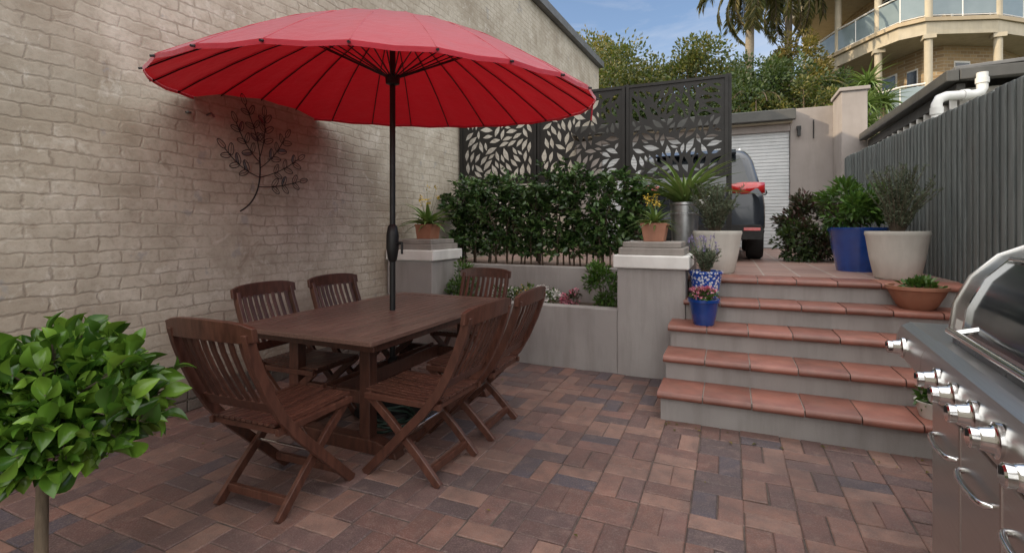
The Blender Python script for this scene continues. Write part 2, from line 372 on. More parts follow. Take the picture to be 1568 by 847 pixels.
sky_fill=math_(nt,'MULTIPLY_ADD',sky_fill,2.2,-.25,clamp=True)
sky_fill=math_(nt,'MULTIPLY',sky_fill,ramp(nt,cn,[(.2,(.6,.6,.6)),(.6,(1,1,1))]))
skc=mixc(nt,sky_fill,skc,(16.8,16.5,16.0))
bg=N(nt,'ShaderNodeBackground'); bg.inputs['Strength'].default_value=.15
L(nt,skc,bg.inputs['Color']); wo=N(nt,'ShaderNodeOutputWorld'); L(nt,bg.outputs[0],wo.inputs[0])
# ------------------------------------------------------------------ ground & paving
m=MB(); m.add([(-400,-400,-.06),(400,-400,-.06),(400,400,-.06),(-400,400,-.06)],[(0,1,2,3)],M['ground']); m.obj('ground')
m=MB(); m.add([(-3.68,-3,-.006),(1.8,-3,-.006),(1.8,4.7,-.006),(-3.68,4.7,-.006)],[(0,1,2,3)],M['dirt']); m.obj('paving_bed')
def pavers():
    m=MB(); u=.235; bl=.2305; bw=.113; ch=.004
    nx=int(5.6/u)+1; ny=int(6.2/u)+1
    for i in range(nx):
        for j in range(ny):
            x=-3.70+i*u; y=-1.5+j*u
            for q in range(2):
                if (i+j)%2: cx,cy,sx,sy=x+u/2,y+u*(.25+.5*q),bl,bw
                else: cx,cy,sx,sy=x+u*(.25+.5*q),y+u/2,bw,bl
                if cx>1.8 or cy>4.7 or cx<-3.68: continue
                if cx>-.3 and cy>3.8: continue
                cx+=R.uniform(-.003,.003); cy+=R.uniform(-.003,.003)
                z=R.uniform(-.0025,.002); tx=R.uniform(-.018,.018); ty=R.uniform(-.018,.018); a=R.uniform(-.016,.016)
                ca,sa=math.cos(a),math.sin(a); vs=[]
                for (hx,hy,zz) in ((sx/2,sy/2,-.03),(sx/2,sy/2,-ch),(sx/2-ch,sy/2-ch,0)):
                    for sgx,sgy in ((-1,-1),(1,-1),(1,1),(-1,1)):
                        px,py=sgx*hx,sgy*hy
                        vs.append((cx+px*ca-py*sa,cy+px*sa+py*ca,z+zz+px*tx+py*ty))
                fs=[(8,9,10,11)]
                for l in (0,4):
                    for k in range(4): fs.append((l+k,l+(k+1)%4,l+(k+1)%4+4,l+k+4))
                m.add(vs,fs,M['paver'])
    m.obj('brick_paving')
pavers()
P=[];D=[]
for k in range(70):
    x,y=R.uniform(-3.6,1.3),R.uniform(.9,4.5)
    if R.random()<.7: x=R.choice([R.uniform(-3.6,-3.4),R.uniform(-.5,1.2)]); y=R.uniform(1.2,3.6) if x<-3 else R.uniform(3.4,3.62)
    P.append((x,y,.006)); D.append((R.gauss(0,1),R.gauss(0,1),.05))
leaves('fallen_leaves',P,D,.028,.5,G_gold,None,'leaf',False,.5,.9)
# ------------------------------------------------------------------ left building
e=empty('brick_building')
m=MB(); m.prism([(-7,0),(15,0),(15,6.25),(9,5.95),(-7,5.75)],-9,-3.68,M['wall'],'x'); m.obj('walls',e)
m=MB(); 
for (y0,z0,y1,z1) in ((-7,5.75,9,5.95),(9,5.95,15.1,6.26)):
    m.add([(-9.1,y0,z0+.01),(-3.54,y0,z0+.01),(-3.54,y1,z1+.01),(-9.1,y1,z1+.01),(-9.1,y0,z0+.19),(-3.54,y0,z0+.19),(-3.54,y1,z1+.19),(-9.1,y1,z1+.19)],
      [(3,2,1,0),(4,5,6,7),(0,1,5,4),(1,2,6,5),(2,3,7,6),(3,0,4,7)],M['roofmetal'])
m.obj('roof_coping',e)
m=MB(); y=-6
while y<4.66:
    w=R.uniform(.2,.26)
    for z0,z1 in ((0,.085),(.09,.172)): m.box(-3.675,-3.655+R.uniform(-.006,.008),y,min(y+w-.008,4.67),z0,z1+R.uniform(-.006,.004),M['baseband'])
    y+=w
m.obj('footing',e,bevel=.008)
# ------------------------------------------------------------------ retaining walls, pillars
e=empty('planter_wall')
box('front_wall',-3.05,-.962,4.63,4.79,-.02,.59,M['render'],e,.006)
box('back_wall',-3.66,-.37,5.36,5.5,-.02,.915,M['render'],e,.006)
box('soil',-3.66,-.97,4.79,5.36,-.02,.53,M['soil'],e,0)
box('upper_bed',-3.66,-.37,5.5,6.9,0,.895,M['pebble'],e,0)
def pillar(x0,x1,y0,y1):
    e=empty('rendered_pillar')
    box('shaft',x0,x1,y0,y1,-.02,.985,M['render'],e,.008)
    box('white_band',x0-(.035 if x0>-3 else 0),x1+.035,y0-.035,y1+.03,.985,1.105,M['whitepaint'],e,.012)
    box('cap_slab',x0+.01,x1-.01,y0+.005,y1-.005,1.105,1.17,M['renderdk'],e,.008)
    box('cap_top',x0+.04,x1-.04,y0+.04,y1-.04,1.17,1.225,M['renderdk'],e,.01)
pillar(-.96,-.36,4.62,5.22); pillar(-3.66,-3.05,4.72,5.32)
# ------------------------------------------------------------------ steps
zt=[.20,.375,.55,.725,.90]; yf=[3.65,3.98,4.31,4.64,4.97]
e=empty('tiled_steps')
zp=-.02
for i in range(5):
    x0=-.45 if i<3 else -.355
    m=MB(); m.box(x0,1.74,yf[i],5.3 if i>2 else 4.615,zp,zt[i]-.045,M['render'])
    m.box(x0+.003,1.74,yf[i]+.002,5.3 if i>2 else 4.614,zt[i]-.045,zt[i]-.012,M['grout']) 
    m.obj('riser_%d'%(i+1),e); zp=zt[i]-.012
    m=MB(); x=x0-.02; yb=(yf[i+1]-.001) if i<4 else 5.30
    T=.048
    while x<1.72:
        xe=min(x+.295,1.74)
        jz=R.uniform(-.0015,.0015); y0=yf[i]-.035+R.uniform(-.002,.002); zz=zt[i]+jz
        pr=[(yb,zz-.008),(yb,zz)]
        pr+=[(y0+.02,zz),(y0+.008,zz-.006),(y0,zz-.02),(y0,zz-.032),(y0+.006,zz-.043),(y0+.016,zz-T),(yf[i]-.001,zz-T),(yf[i]-.001,zz-.008)]
        m.prism(pr,x,xe,M['tile'],'x'); x=xe+.008
    m.obj('treads_%d'%(i+1),e,smooth=50)
box('riser_side_infill',-.354,1.74,5.301,5.6,0,.89,M['render'],e,0)
m=MB(); m.box(-.365,1.76,5.305,12.5,0,.9,M['terrace']); m.obj('terrace_paving')
m=MB(); m.box(-3.66,-.366,6.901,12.5,0,.893,M['terrace']); m.obj('driveway_paving')
# ------------------------------------------------------------------ fence
m=MB(); y=-2.0
while y<9.8:
    h=2.14+.034*(y+2)+R.uniform(-.010,.010); w=.096
    dx=R.uniform(-.005,.005)
    m.box(1.78+dx,1.798+dx,y,y+w,-.02,h,M['fence']); 
    m.box(1.765+dx,1.7795+dx,y+w-.012,y+w+.03,-.02,h-.006,M['fence']) 
    y+=w+.012
m.box(1.80,1.84,-2,9.8,.4,.48,M['fence']); m.box(1.80,1.84,-2,9.8,1.7,1.78,M['fence'])
m.obj('paling_fence',bevel=.003,segs=1)
# ------------------------------------------------------------------ laser cut screens
def screenpanel(seed):
    r=random.Random(seed); w=1.13;h=1.14
    cu=bpy.data.curves.new('c','CURVE'); cu.dimensions='2D'; cu.fill_mode='BOTH'; cu.extrude=.002
    def spl(pts):
        s=cu.splines.new('POLY'); s.points.add(len(pts)-1)
        for p,q in zip(s.points,pts): p.co=(q[0],q[1],0,1)
        s.use_cyclic_u=True
    spl([(0,0),(w,0),(w,h),(0,h)])
    placed=[]
    for t in range(24000):
        Ln=r.choice([.21,.18,.16]) if t<12000 else (r.choice([.16,.13]) if t<18000 else .10); wd=Ln*.34
        x=r.uniform(.05,w-.05); y=r.uniform(.05,h-.05)
        a=math.sin(x*3.1+seed)*1.0+math.cos(y*2.7+seed*2)*.9+ r.choice([-.65,.65])+math.pi/2
        ca,sa=math.cos(a),math.sin(a); cs=[]
        for q,rr in ((-.44,.06),(-.27,.30),(0,.5),(.27,.30),(.44,.06)):
            cs.append((x+ca*q*Ln,y+sa*q*Ln,rr*wd))
        if any(c[0]-c[2]<.035 or c[0]+c[2]>w-.035 or c[1]-c[2]<.035 or c[1]+c[2]>h-.035 for c in cs): continue
        ok=True
        for pc in placed:
            if abs(pc[2][0]-x)>.24 or abs(pc[2][1]-y)>.24: continue
            for c1 in cs:
                for c2 in pc:
                    if (c1[0]-c2[0])**2+(c1[1]-c2[1])**2<(c1[2]+c2[2]+.019)**2: ok=False;break
                if not ok:break
            if not ok:break
        if not ok: continue
        placed.append(cs); pts=[]
        for k in range(11):
            q=k/10; pts.append((q-.5,math.sin(q*math.pi)**1.25*.5))
        full=pts+[(q,-p) for q,p in pts[-2:0:-1]]
        bend=.14
        spl([(x+ca*q*Ln-sa*(p*wd+bend*wd*(1-4*q*q)),y+sa*q*Ln+ca*(p*wd+bend*wd*(1-4*q*q))) for q,p in full])
    o=bpy.data.objects.new('tmp',cu); S.collection.objects.link(o)
    dg=bpy.context.evaluated_depsgraph_get(); me=bpy.data.meshes.new_from_object(o.evaluated_get(dg)); bpy.data.objects.remove(o)
    me.materials.clear(); me.materials.append(M['screen']); return me
e=empty('decorative_screen')
xs=[-3.64,-2.43,-1.22,-.01]
for i in range(3):
    x0=xs[i]; ztop=3.17
    me=screenpanel(3+i*5); o=bpy.data.objects.new('panel_%d'%(i+1),me); S.collection.objects.link(o); o.parent=e
    o.rotation_euler=(math.radians(90),0,0); o.location=(x0+.04,6.4,ztop-1.17)
    m=MB(); a,b=x0+.008,x0+1.202
    m.box(a,a+.036,6.38,6.42,ztop-1.2,ztop,M['screen']); m.box(b-.036,b,6.38,6.42,ztop-1.2,ztop,M['screen'])
    m.box(a+.036,b-.036,6.382,6.418,ztop-.036,ztop-.001,M['screen']); m.box(a+.036,b-.036,6.382,6.418,ztop-1.2,ztop-1.165,M['screen'])
    m.obj('frame_%d'%(i+1),e)
for i,x in enumerate(xs):
    box('post_%d'%(i+1),x-.03,x+.03,6.425,6.485,.85,3.19,M['screen'],e,.003)
box('low_rail',-3.6,-.05,6.43,6.47,1.2,1.24,M['screen'],e,.003)
# ------------------------------------------------------------------ table
e=empty('garden_table')
TX0,TX1,TY0,TY1=-2.87,-1.75,2.12,3.93; 
m=MB(); zt0,zt1=.715,.742
m.box(TX0,TX1,TY0,TY0+.1,zt0,zt1,M['woodtop']); m.box(TX0,TX1,TY1-.1,TY1,zt0,zt1,M['woodtop'])
m.box(TX0,TX0+.09,TY0+.103,TY1-.103,zt0,zt1,M['woodtop']); m.box(TX1-.09,TX1,TY0+.103,TY1-.103,zt0,zt1,M['woodtop'])
x=TX0+.095; n=13; w=(TX1-TX0-.19)/n
for k in range(n):
    m.box(x+.003,x+w-.003,TY0+.103,TY1-.103,zt0+.002,zt1-.002,M['woodtop']); x+=w
m.obj('table_top',e,bevel=.004)
m=MB()
m.box(TX0+.08,TX1-.08,TY0+.12,TY0+.145,.65,.714,M['wood']); m.box(TX0+.08,TX1-.08,TY1-.145,TY1-.12,.65,.714,M['wood'])
m.box(TX0+.08,TX0+.105,TY0+.146,TY1-.146,.65,.714,M['wood']); m.box(TX1-.105,TX1-.08,TY0+.146,TY1-.146,.65,.714,M['wood'])
for yy in (2.42,3.6):
    for xx in (-2.60,-2.02):
        m.box(xx-.04,xx+.04,yy-.035,yy+.035,.075,.713,M['wood'])
    m.prism([(-2.84,0.0),(-1.78,0),(-1.80,.05),(-1.95,.085),(-2.67,.085),(-2.82,.05)],yy-.045,yy+.045,M['wood'],'y')
    m.box(-2.55,-2.07,yy-.02,yy+.02,.28,.36,M['wood'])
m.box(-2.36,-2.34,2.37,3.65,.27,.37,M['wood']); m.box(-2.28,-2.26,2.37,3.65,.27,.37,M['wood'])
m.obj('trestle_base',e,bevel=.005)
# ------------------------------------------------------------------ chairs
def chairmesh():
    m=MB(); wd=M['wood']
    st=[(-.405,.905),(-.385,.83),(-.345,.72),(-.29,.60),(-.225,.49),(-.13,.375),(-.01,.255),(.11,.135),(.245,.0)]
    for sx in (-1,1):
        m.ribbon(st,sx*.232,.028,.048,wd)
        m.ribbon([(-.215,0),(-.06,.155),(.1,.30),(.255,.425)],sx*.198,.026,.044,wd)
        m.box(sx*.215-.012,sx*.215+.012,-.235,.26,.405,.437,wd)
    nseg=10; vs=[];fs=[]
    for i in range(nseg+1):
        t=i/nseg*2-1; x=t*.272; bow=-.03*(1-t*t); hh=.046*(1-.35*abs(t)**6); zc=.912-.012*t*t
        for (dy,dz) in ((-.013,-hh),(.013,-hh),(.002,hh),(-.024,hh)):
            vs.append((x,-.405+bow+dy+.012,zc+dz))
    for i in range(nseg):
        for k in range(4): a=i*4+k;b=i*4+(k+1)%4; fs.append((a,b,b+4,a+4))
    fs+=[(3,2,1,0),(nseg*4,nseg*4+1,nseg*4+2,nseg*4+3)]; m.add(vs,fs,wd)
    m.ribbon([(-.262,.565),(-.238,.515)],0,.438,.022,wd)
    for k in range(8):
        t=(k-3.5)/3.5; x=t*.180; b=-.022*(1-t*t)
        m.ribbon([(-.395+b,.875),(-.375+b,.81),(-.335+b*.8,.71),(-.285+b*.5,.61),(-.25,.54)],x,.029,.011,wd)
    for k in range(11):
        x=-.182+k*.0364
        m.ribbon([(-.235,.448),(-.12,.436),(.02,.434),(.16,.441),(.275,.446)],x,.030,.013,wd)
    m.box(-.205,.205,.215,.245,.405,.432,wd); m.box(-.205,.205,-.22,-.19,.405,.432,wd)
    m.box(-.186,.186,-.165,-.14,.045,.085,wd); m.box(-.218,.218,.155,.18,.06,.10,wd)
    m.tube([(-.23,.02,.232),(.23,.02,.232)],.008,M['chrome'],8)
    return m
cm=chairmesh(); base=cm.obj('folding_chair',smooth=None,bevel=.004)
places=[((-2.10,1.86),0.0),((-1.60,2.42),90),((-1.60,3.03),90),((-2.70,2.60),-90),((-2.70,3.26),-90),((-2.20,3.98),180)]
for k,((x,y),r) in enumerate(places):
    if k==0: o=base
    else: o=bpy.data.objects.new('folding_chair',base.data); S.collection.objects.link(o); b=o.modifiers.new('b','BEVEL'); b.width=.004; b.segments=2; b.limit_method='ANGLE'
    o.location=(x,y,0.002); o.rotation_euler=(0,0,math.radians(r+R.uniform(-2,2)))
# ------------------------------------------------------------------ umbrella
PX,PY=-2.31,3.04
e=empty('patio_umbrella',(PX,PY,0))
m=MB(); m.tube([(0,0,.05),(0,0,2.88)],.0215,M['black'],16)
m.lathe([(.0,.0),(.27,0),(.28,.02),(.27,.05),(.06,.075),(.035,.10),(.035,.38),(.024,.39)],M['black'],(0,0,0),32)
m.lathe([(.022,1.10),(.034,1.12),(.046,1.20),(.046,1.30),(.036,1.36),(.022,1.38)],M['black'],(0,0,0),20)
m.tube([(.03,0,1.24),(.085,0,1.24)],.012,M['black'],8); m.tube([(.085,0,1.25),(.085,0,1.16)],.009,M['black'],8)
m.obj('pole',e,smooth=40)
h=Vector((.62,-.785,0)); ax=Vector((0,0,1)).cross(h); T=Matrix.Rotation(math.radians(4.7),3,ax)
ce=empty('canopy_frame',(0,0,2.315)); ce.parent=e; ce.rotation_euler=T.to_euler()
NRB=24;SUB=4;NRG=14;RR=1.5;HH=.575
def cz(q): return HH*(1-q**1.62)
vs=[];fs=[]
for i in range(NRG+1):
    q=max(i/NRG,.012)
    for k in range(NRB*SUB):
        fr=(k%SUB)/SUB; th=2*math.pi*k/(NRB*SUB); bl=.5*(1-math.cos(2*math.pi*fr))
        chord=math.cos(math.pi/NRB)/math.cos((fr-.5)*2*math.pi/NRB) 
        r=q*RR*((.7*chord+.3) if fr else 1)
        z=cz(q)-bl*.010*q
        vs.append((r*math.cos(th),r*math.sin(th),z))
nn=NRB*SUB
for i in range(NRG):
    for k in range(nn): a=i*nn+k;b=i*nn+(k+1)%nn; fs.append((a,b,b+nn,a+nn))
m=MB(); m.add(vs,fs,M['cloth']); o=m.obj('canopy',ce,smooth=60)
m=MB()
hem=[];hf=[]
for k in range(nn):
    v=vs[NRG*nn+k]; hem.append((v[0]*1.001,v[1]*1.001,v[2]+.003)); hem.append((v[0]*1.0005,v[1]*1.0005,v[2]-.022))
for k in range(nn): a=2*k;b=2*((k+1)%nn); hf.append((a,b,b+1,a+1))
m.add(hem,hf,M['cloth']); m.obj('hem',ce)
m=MB()
for k in range(NRB):
    th=2*math.pi*k/NRB; c,s_=math.cos(th),math.sin(th)
    m.tube([(q*RR*c,q*RR*s_,cz(q)-.012) for q in [.03,.15,.3,.45,.6,.75,.9,1.0]],.0048,M['black'],5)
    m.tube([(.045*c,.045*s_,.16),(.42*RR*c,.42*RR*s_,cz(.42)-.016)],.0048,M['black'],5)
    m.tube([(.995*RR*c,.995*RR*s_,cz(1)-.006),(1.014*RR*c,1.014*RR*s_,cz(1)-.012)],.007,M['black'],6)
    # stitched seam on top of each rib
    m.tube([(q*RR*c,q*RR*s_,cz(q)+.0015) for q in [.03,.2,.4,.6,.8,.995]],.0028,M['cloth'],4)
m.lathe([(.022,.10),(.05,.11),(.055,.17),(.022,.19)],M['black'],(0,0,0),20)
m.lathe([(.0,HH-.06),(.05,HH-.05),(.05,HH-.01),(.0,HH)],M['black'],(0,0,0),20)
m.lathe([(.0,HH),(.035,HH+.005),(.04,HH+.03),(.022,HH+.05),(.0,HH+.065)],M['black'],(0,0,0),16)
m.obj('ribs',ce,smooth=40)
m=MB()
thn=math.radians(20); m.tube([(RR*.99*math.cos(thn),RR*.99*math.sin(thn),-.02),(RR*.985*math.cos(thn),RR*.985*math.sin(thn),-.14)],.006,M['cloth'],5); m.obj('tie_strap',ce)
m=MB(); pts=[]
for k in range(150):
    t=k*.21; pts.append((math.cos(t)*(.15+.03*math.sin(k*.37)),math.sin(t)*(.15+.03*math.cos(k*.29)),.02+.012*(t/6.28)+.004*math.sin(k)))
m.tube(pts,.009,M['hose'],6); m.obj('garden_hose',smooth=60,loc=(-2.12,2.78,0))
# ------------------------------------------------------------------ wall art
m=MB(); X=-3.635
def bez(p0,p1,p2,n=10): return [tuple((1-t)**2*a+2*t*(1-t)*b+t*t*c for a,b,c in zip(p0,p1,p2)) for t in [i/n for i in range(n+1)]]
def artleaf(y,z,a,Ln,filled):
    ca,sa=math.cos(a),math.sin(a); pts=[]
    for k in range(14):
        t=2*math.pi*k/14; q=.5-.5*math.cos(t); w=math.sin(t)*.27*Ln*(1-.25*q)
        pts.append((X+.012,y+ca*q*Ln-sa*w,z+sa*q*Ln+ca*w))
    m.tube(pts+[pts[0]],.0034,M['black'],4,caps=False)
    m.tube([(X+.012,y,z),(X+.012,y+ca*Ln,z+sa*Ln)],.0022,M['black'],4)
    if filled:
        sel=pts if filled==2 else pts[:8]
        m.add([(p[0]-.001,p[1],p[2]) for p in sel],[tuple(range(len(sel)))],M['dksteel'])
trunk=bez((X,2.80,1.49),(X,3.02,1.60),(X,2.98,1.95),14)
m.tube([(p[0],p[1],p[2]) for p in trunk],.006,M['black'],6)
brs=[((2.975,1.78),(2.80,1.82),(2.66,1.98)),((2.985,1.90),(2.85,2.0),(2.76,2.20)),((2.98,1.95),(2.96,2.15),(2.84,2.36)),((2.98,1.95),(3.05,2.15),(3.02,2.30)),
     ((2.985,1.86),(3.15,1.98),(3.24,2.16)),((2.98,1.78),(3.2,1.84),(3.38,1.98)),((2.97,1.70),(3.15,1.70),(3.40,1.78))]
for a,b,c in brs:
    pts=bez((X+.004,)+a,(X+.004,)+b,(X+.004,)+c,12); m.tube(pts,.004,M['black'],5)
    for i in range(4,13,3):
        p=pts[i]; q=pts[i-1]; ang=math.atan2(p[2]-q[2],p[1]-q[1])
        for sg in ((-1,1) if i<12 else (0,)):
            artleaf(p[1],p[2],ang+sg*R.uniform(.7,1.0),R.uniform(.08,.10),R.choice([0,0,1]))
    artleaf(pts[-1][1],pts[-1][2],ang,.09,0)
for (y,z) in ((2.98,1.9),(3.1,1.95)): m.tube([(X,y,z),(-3.68,y,z)],.004,M['black'],5)
m.obj('metal_wall_art',smooth=50)
m=MB()
for y,z in ((1.55,2.95),(1.60,2.93),(2.4,2.2)): m.lathe([(0,0),(.02,.002),(.022,.012),(0,.016)],M['dksteel'],(-3.67,y,z),10)
m.tube([(-3.68,2.55,2.22),(-3.63,2.55,2.23),(-3.62,2.57,2.20)],.008,M['dksteel'],6)
m.obj('wall_hook',smooth=40)
# ------------------------------------------------------------------ topiary
e=empty('topiary_tree')
bx,by=-2.17,.91
m=MB(); m.tube([(bx,by,0.08),(bx+.006,by,.25),(bx+.012,by,.38),(bx-.008,by+.01,.50),(bx+.01,by,.62),(bx,by,.75)],[.021,.019,.018,.017,.016,.012],M['bark'],10)
cc=np.array([bx+.055,by+.03,.745]); rad=np.array([.285,.285,.225]); P=[];D=[]
for k in range(380):
    d=sph(1)[0]; 
    if d[2]<-.72: continue
    rr=R.uniform(.45,.95) if k%3 else R.uniform(.9,1.14); tip=cc+d*rad*rr
    if k%3==0: m.tube([Vector((bx,by,.64)),Vector(cc+d*rad*rr*.5),Vector(tip)],[.006,.004,.0025],M['twig'],4)
    ax=Vector(d*.8+np.array([0,0,.5])+NR.normal(size=3)*.3).normalized(); o1=ax.orthogonal().normalized(); o2=ax.cross(o1)
    nl=R.randint(4,7); ph=R.uniform(0,6)
    for q in range(nl):
        t=ph+q*2.4; sp=.35+.85*q/nl
        dd=ax*math.cos(sp)+(o1*math.cos(t)+o2*math.sin(t))*math.sin(sp)
        P.append(np.array(tip)-np.array(ax)*.014*q); D.append(dd)
m.obj('stem',e,smooth=60)
leaves('foliage',P,D,.078,.56,G_top,e,'big',True,.4,.5)
pot('pot',[(.001,0),(.11,0),(.13,.08),(.14,.085),(.14,.105),(.12,.105),(.115,.08)],M['terra'],(bx,by,0),.09,.12,e)
# ------------------------------------------------------------------ hedge
e=empty('hedge')
P=[];D=[]
m=MB()
for k in range(36):
    x=-3.50+k*.074+R.uniform(-.03,.03); y=5.92+R.uniform(-.18,.16)
    top=R.uniform(1.76,2.07); pts=[(x,y,.88)]
    for q in range(1,6): pts.append((x+R.uniform(-.05,.05)*q*.5,y+R.uniform(-.06,.06)*q*.4,.88+(top-.88)*q/5))
    m.tube(pts,[.012,.010,.008,.007,.005,.003],M['twig'],5)
    for b in range(32):
        t=R.uniform(.08,1)**.85; i=min(int(t*5),4); a=Vector(pts[i]).lerp(Vector(pts[i+1]),t*5-i)
        th=R.uniform(0,6.28); ln=R.uniform(.08,.30); dr=Vector((math.cos(th)*.8,math.sin(th),R.uniform(-.1,.6)))
        en=a+dr*ln; m.tube([a,en],[.004,.002],M['twig'],3,caps=False)
        for q in range(R.randint(9,14)):
            s_=R.uniform(.35,1.05); P.append(a.lerp(en,s_)); v=Vector((R.gauss(0,1),R.gauss(0,1),R.gauss(0.1,.7)))
            D.append(dr*.6+v*.7)
m.obj('stems',e); leaves('foliage',P,D,.078,.50,G_hedge,e,'leaf',False,.4,.45)
# ------------------------------------------------------------------ generic potted
def stems(m,c,pts,r=.004,base_r=.02):
    for p in pts: m.tube([(c[0]+R.uniform(-base_r,base_r),c[1]+R.uniform(-base_r,base_r),c[2]),((c[0]+p[0])/2+R.uniform(-.02,.02),(c[1]+p[1])/2,(c[2]*.4+p[2]*.6)),tuple(p)],[r,r*.8,r*.4],M['twig'],4)
def bush(name,c,rad,n,size,w,mat,parent,z0,kind='leaf',clumps=16,cr=.38,nst=14):
    P,D=bushpts(c,rad,n,clumps,cr); leaves(name,P,D,size,w,mat,parent,kind)
    m=MB(); stems(m,(c[0],c[1],z0),[P[i] for i in NR.randint(0,n,nst)]); m.obj('stems',parent)
def airy(name,c,n_st,hgt,spread,mat,parent,size,per,lean=(0,0),w=.22):
    P=[];D=[];m=MB()
    for k in range(n_st):
        th=R.uniform(0,6.28); s=R.uniform(.1,1)*spread; hh=hgt*R.uniform(.55,1.0)
        e1=Vector((c[0]+math.cos(th)*s+lean[0],c[1]+math.sin(th)*s+lean[1],c[2]+hh)); b0=Vector((c[0]+math.cos(th)*.03,c[1]+math.sin(th)*.03,c[2])); md=b0.lerp(e1,.5)+Vector((-math.cos(th)*.03,-math.sin(th)*.03,.03))
        m.tube([b0,md,e1],[.004,.003,.0015],M['twig'],4,caps=False)
        for q in range(per):
            t=R.uniform(.2,1); p=b0.lerp(md,t*2) if t<.5 else md.lerp(e1,t*2-1)
            dr=(e1-b0).normalized()*.8+Vector((R.gauss(0,1),R.gauss(0,1),R.gauss(0,.5)))*.6
            P.append(p); D.append(dr)
    m.obj('stems',parent); leaves(name,P,D,size,w,mat,parent,'leaf',False,.35,.4)
def rosette(name,c,n,ln,w,mat,parent,up=.5,kind='blade',sv=.3):
    P=[];D=[]
    for k in range(n):
        th=k*2.4; el_=up+ (1.35-up)*(k/n)+R.uniform(-.15,.15)
        D.append((math.cos(th)*math.cos(el_),math.sin(th)*math.cos(el_),math.sin(el_))); P.append((c[0]+R.uniform(-.01,.01),c[1]+R.uniform(-.01,.01),c[2]))
    return leaves(name,P,D,ln,w,mat,parent,kind,True,sv,.95)
potw=[(.001,0),(.15,0),(.17,.02),(.205,.20),(.232,.38),(.240,.40),(.236,.425),(.215,.425),(.205,.36)]
e=empty('potted_shrub'); c=(-.12,5.48,.9); pot('pot',[(r*.98,z) for r,z in potw],M['whitepot'],c,.38,.205,e); airy('foliage',(c[0]-.02,c[1],1.27),64,.54,.30,G_grey,e,.042,50)
e=empty('potted_rosemary'); c=(1.36,5.42,.9); pot('pot',[(r*1.0,z) for r,z in potw],M['whitepot'],c,.38,.21,e); airy('foliage',(c[0],c[1],1.27),74,.64,.30,G_grey,e,.034,64,(0.03,0))
e=empty('potted_green_shrub'); c=(1.24,6.3,.9)
pot('pot',[(.001,.03),(.16,.03),(.15,0),(.19,0),(.20,.05),(.235,.24),(.26,.41),(.275,.43),(.275,.46),(.25,.46),(.24,.40)],M['blueglaze'],c,.41,.245,e)
bush('foliage',(c[0]-.02,c[1],1.60),(.34,.34,.28),1900,.085,.34,G_bright,e,1.3)
e=empty('burgundy_bush'); bush('foliage',(1.10,8.0,1.33),(.48,.5,.50),4200,.065,.55,G_burg,e,.9,clumps=26,cr=.34)
bush('foliage',(.86,7.8,1.15),(.30,.35,.30),1000,.06,.55,G_dark,e,.9)
e=empty('potted_lavender'); c=(-.20,4.80,.725)
pot('pot',[(.001,0),(.10,0),(.105,.015),(.125,.13),(.14,.22),(.15,.225),(.15,.245),(.13,.245),(.125,.2)],M['bluewhite'],c,.215,.13,e)
airy('foliage',(c[0],c[1],.93),60,.24,.14,G_grey,e,.038,20)
m=MB();P=[];D=[]
for k in range(26):
    th=R.uniform(0,6.28);s=R.uniform(.02,.15);z=R.uniform(1.14,1.28); t=(c[0]+math.cos(th)*s,c[1]+math.sin(th)*s,z)
    m.tube([(c[0],c[1],.95),t],.0018,M['stalk'],3)
    for q in range(14): P.append((t[0]+R.gauss(0,.004),t[1]+R.gauss(0,.004),t[2]-.02+R.uniform(0,.05))); D.append((R.gauss(0,1),R.gauss(0,1),.8))
m.obj('flower_stems',e); leaves('flowers',P,D,.014,.7,F_purp,e)
e=empty('potted_pink_flowers'); c=(-.20,4.44,.55)
pot('pot',[(.001,0),(.08,0),(.085,.01),(.105,.10),(.118,.185),(.128,.19),(.128,.215),(.108,.215),(.10,.18)],M['blueglaze'],c,.185,.11,e)
P,D=bushpts((c[0],c[1],.79),(.11,.11,.05),420,8,.5); leaves('foliage',P,D,.028,.6,G_bright,e)
P,D=bushpts((c[0],c[1],.815),(.12,.12,.055),420,12,.4); leaves('flowers',P,D,.018,.9,F_pink,e)
e=empty('terracotta_bowl_plant'); c=(1.33,4.80,.725)
pot('bowl',[(.001,0),(.10,0),(.13,.03),(.175,.12),(.187,.15),(.20,.155),(.20,.18),(.182,.18),(.175,.14)],M['terra'],c,.15,.18,e)
P,D=bushpts((c[0],c[1],.90),(.13,.11,.055),230,9,.45); leaves('foliage',P,D,.05,.55,G_bright,e)
e=empty('small_potted_plant'); c=(1.13,3.80,.20)
pot('pot',[(.001,0),(.06,0),(.085,.08),(.09,.10),(.08,.10)],M['whitepot'],c,.08,.08,e)
P,D=bushpts((c[0]-.02,c[1],.33),(.07,.07,.05),90,6,.5); leaves('foliage',P,D,.05,.5,G_bright,e)
e=empty('spiky_potted_plant'); c=(-.46,5.82,.9)
m=MB(); m.lathe([(.001,0),(.12,0),(.125,.02),(.15,.70),(.16,.71),(.16,.735),(.145,.735),(.14,.68)],M['galv'],c,32); m.lathe([(.14,.70),(.001,.71)],M['soil'],c,32)
m.lathe([(.152,.60),(.158,.605),(.158,.615),(.152,.62)],M['galv'],c,32); m.obj('pot',e,smooth=40)
rosette('foliage',(c[0],c[1],1.62),60,.64,.085,G_spiky,e,.75)
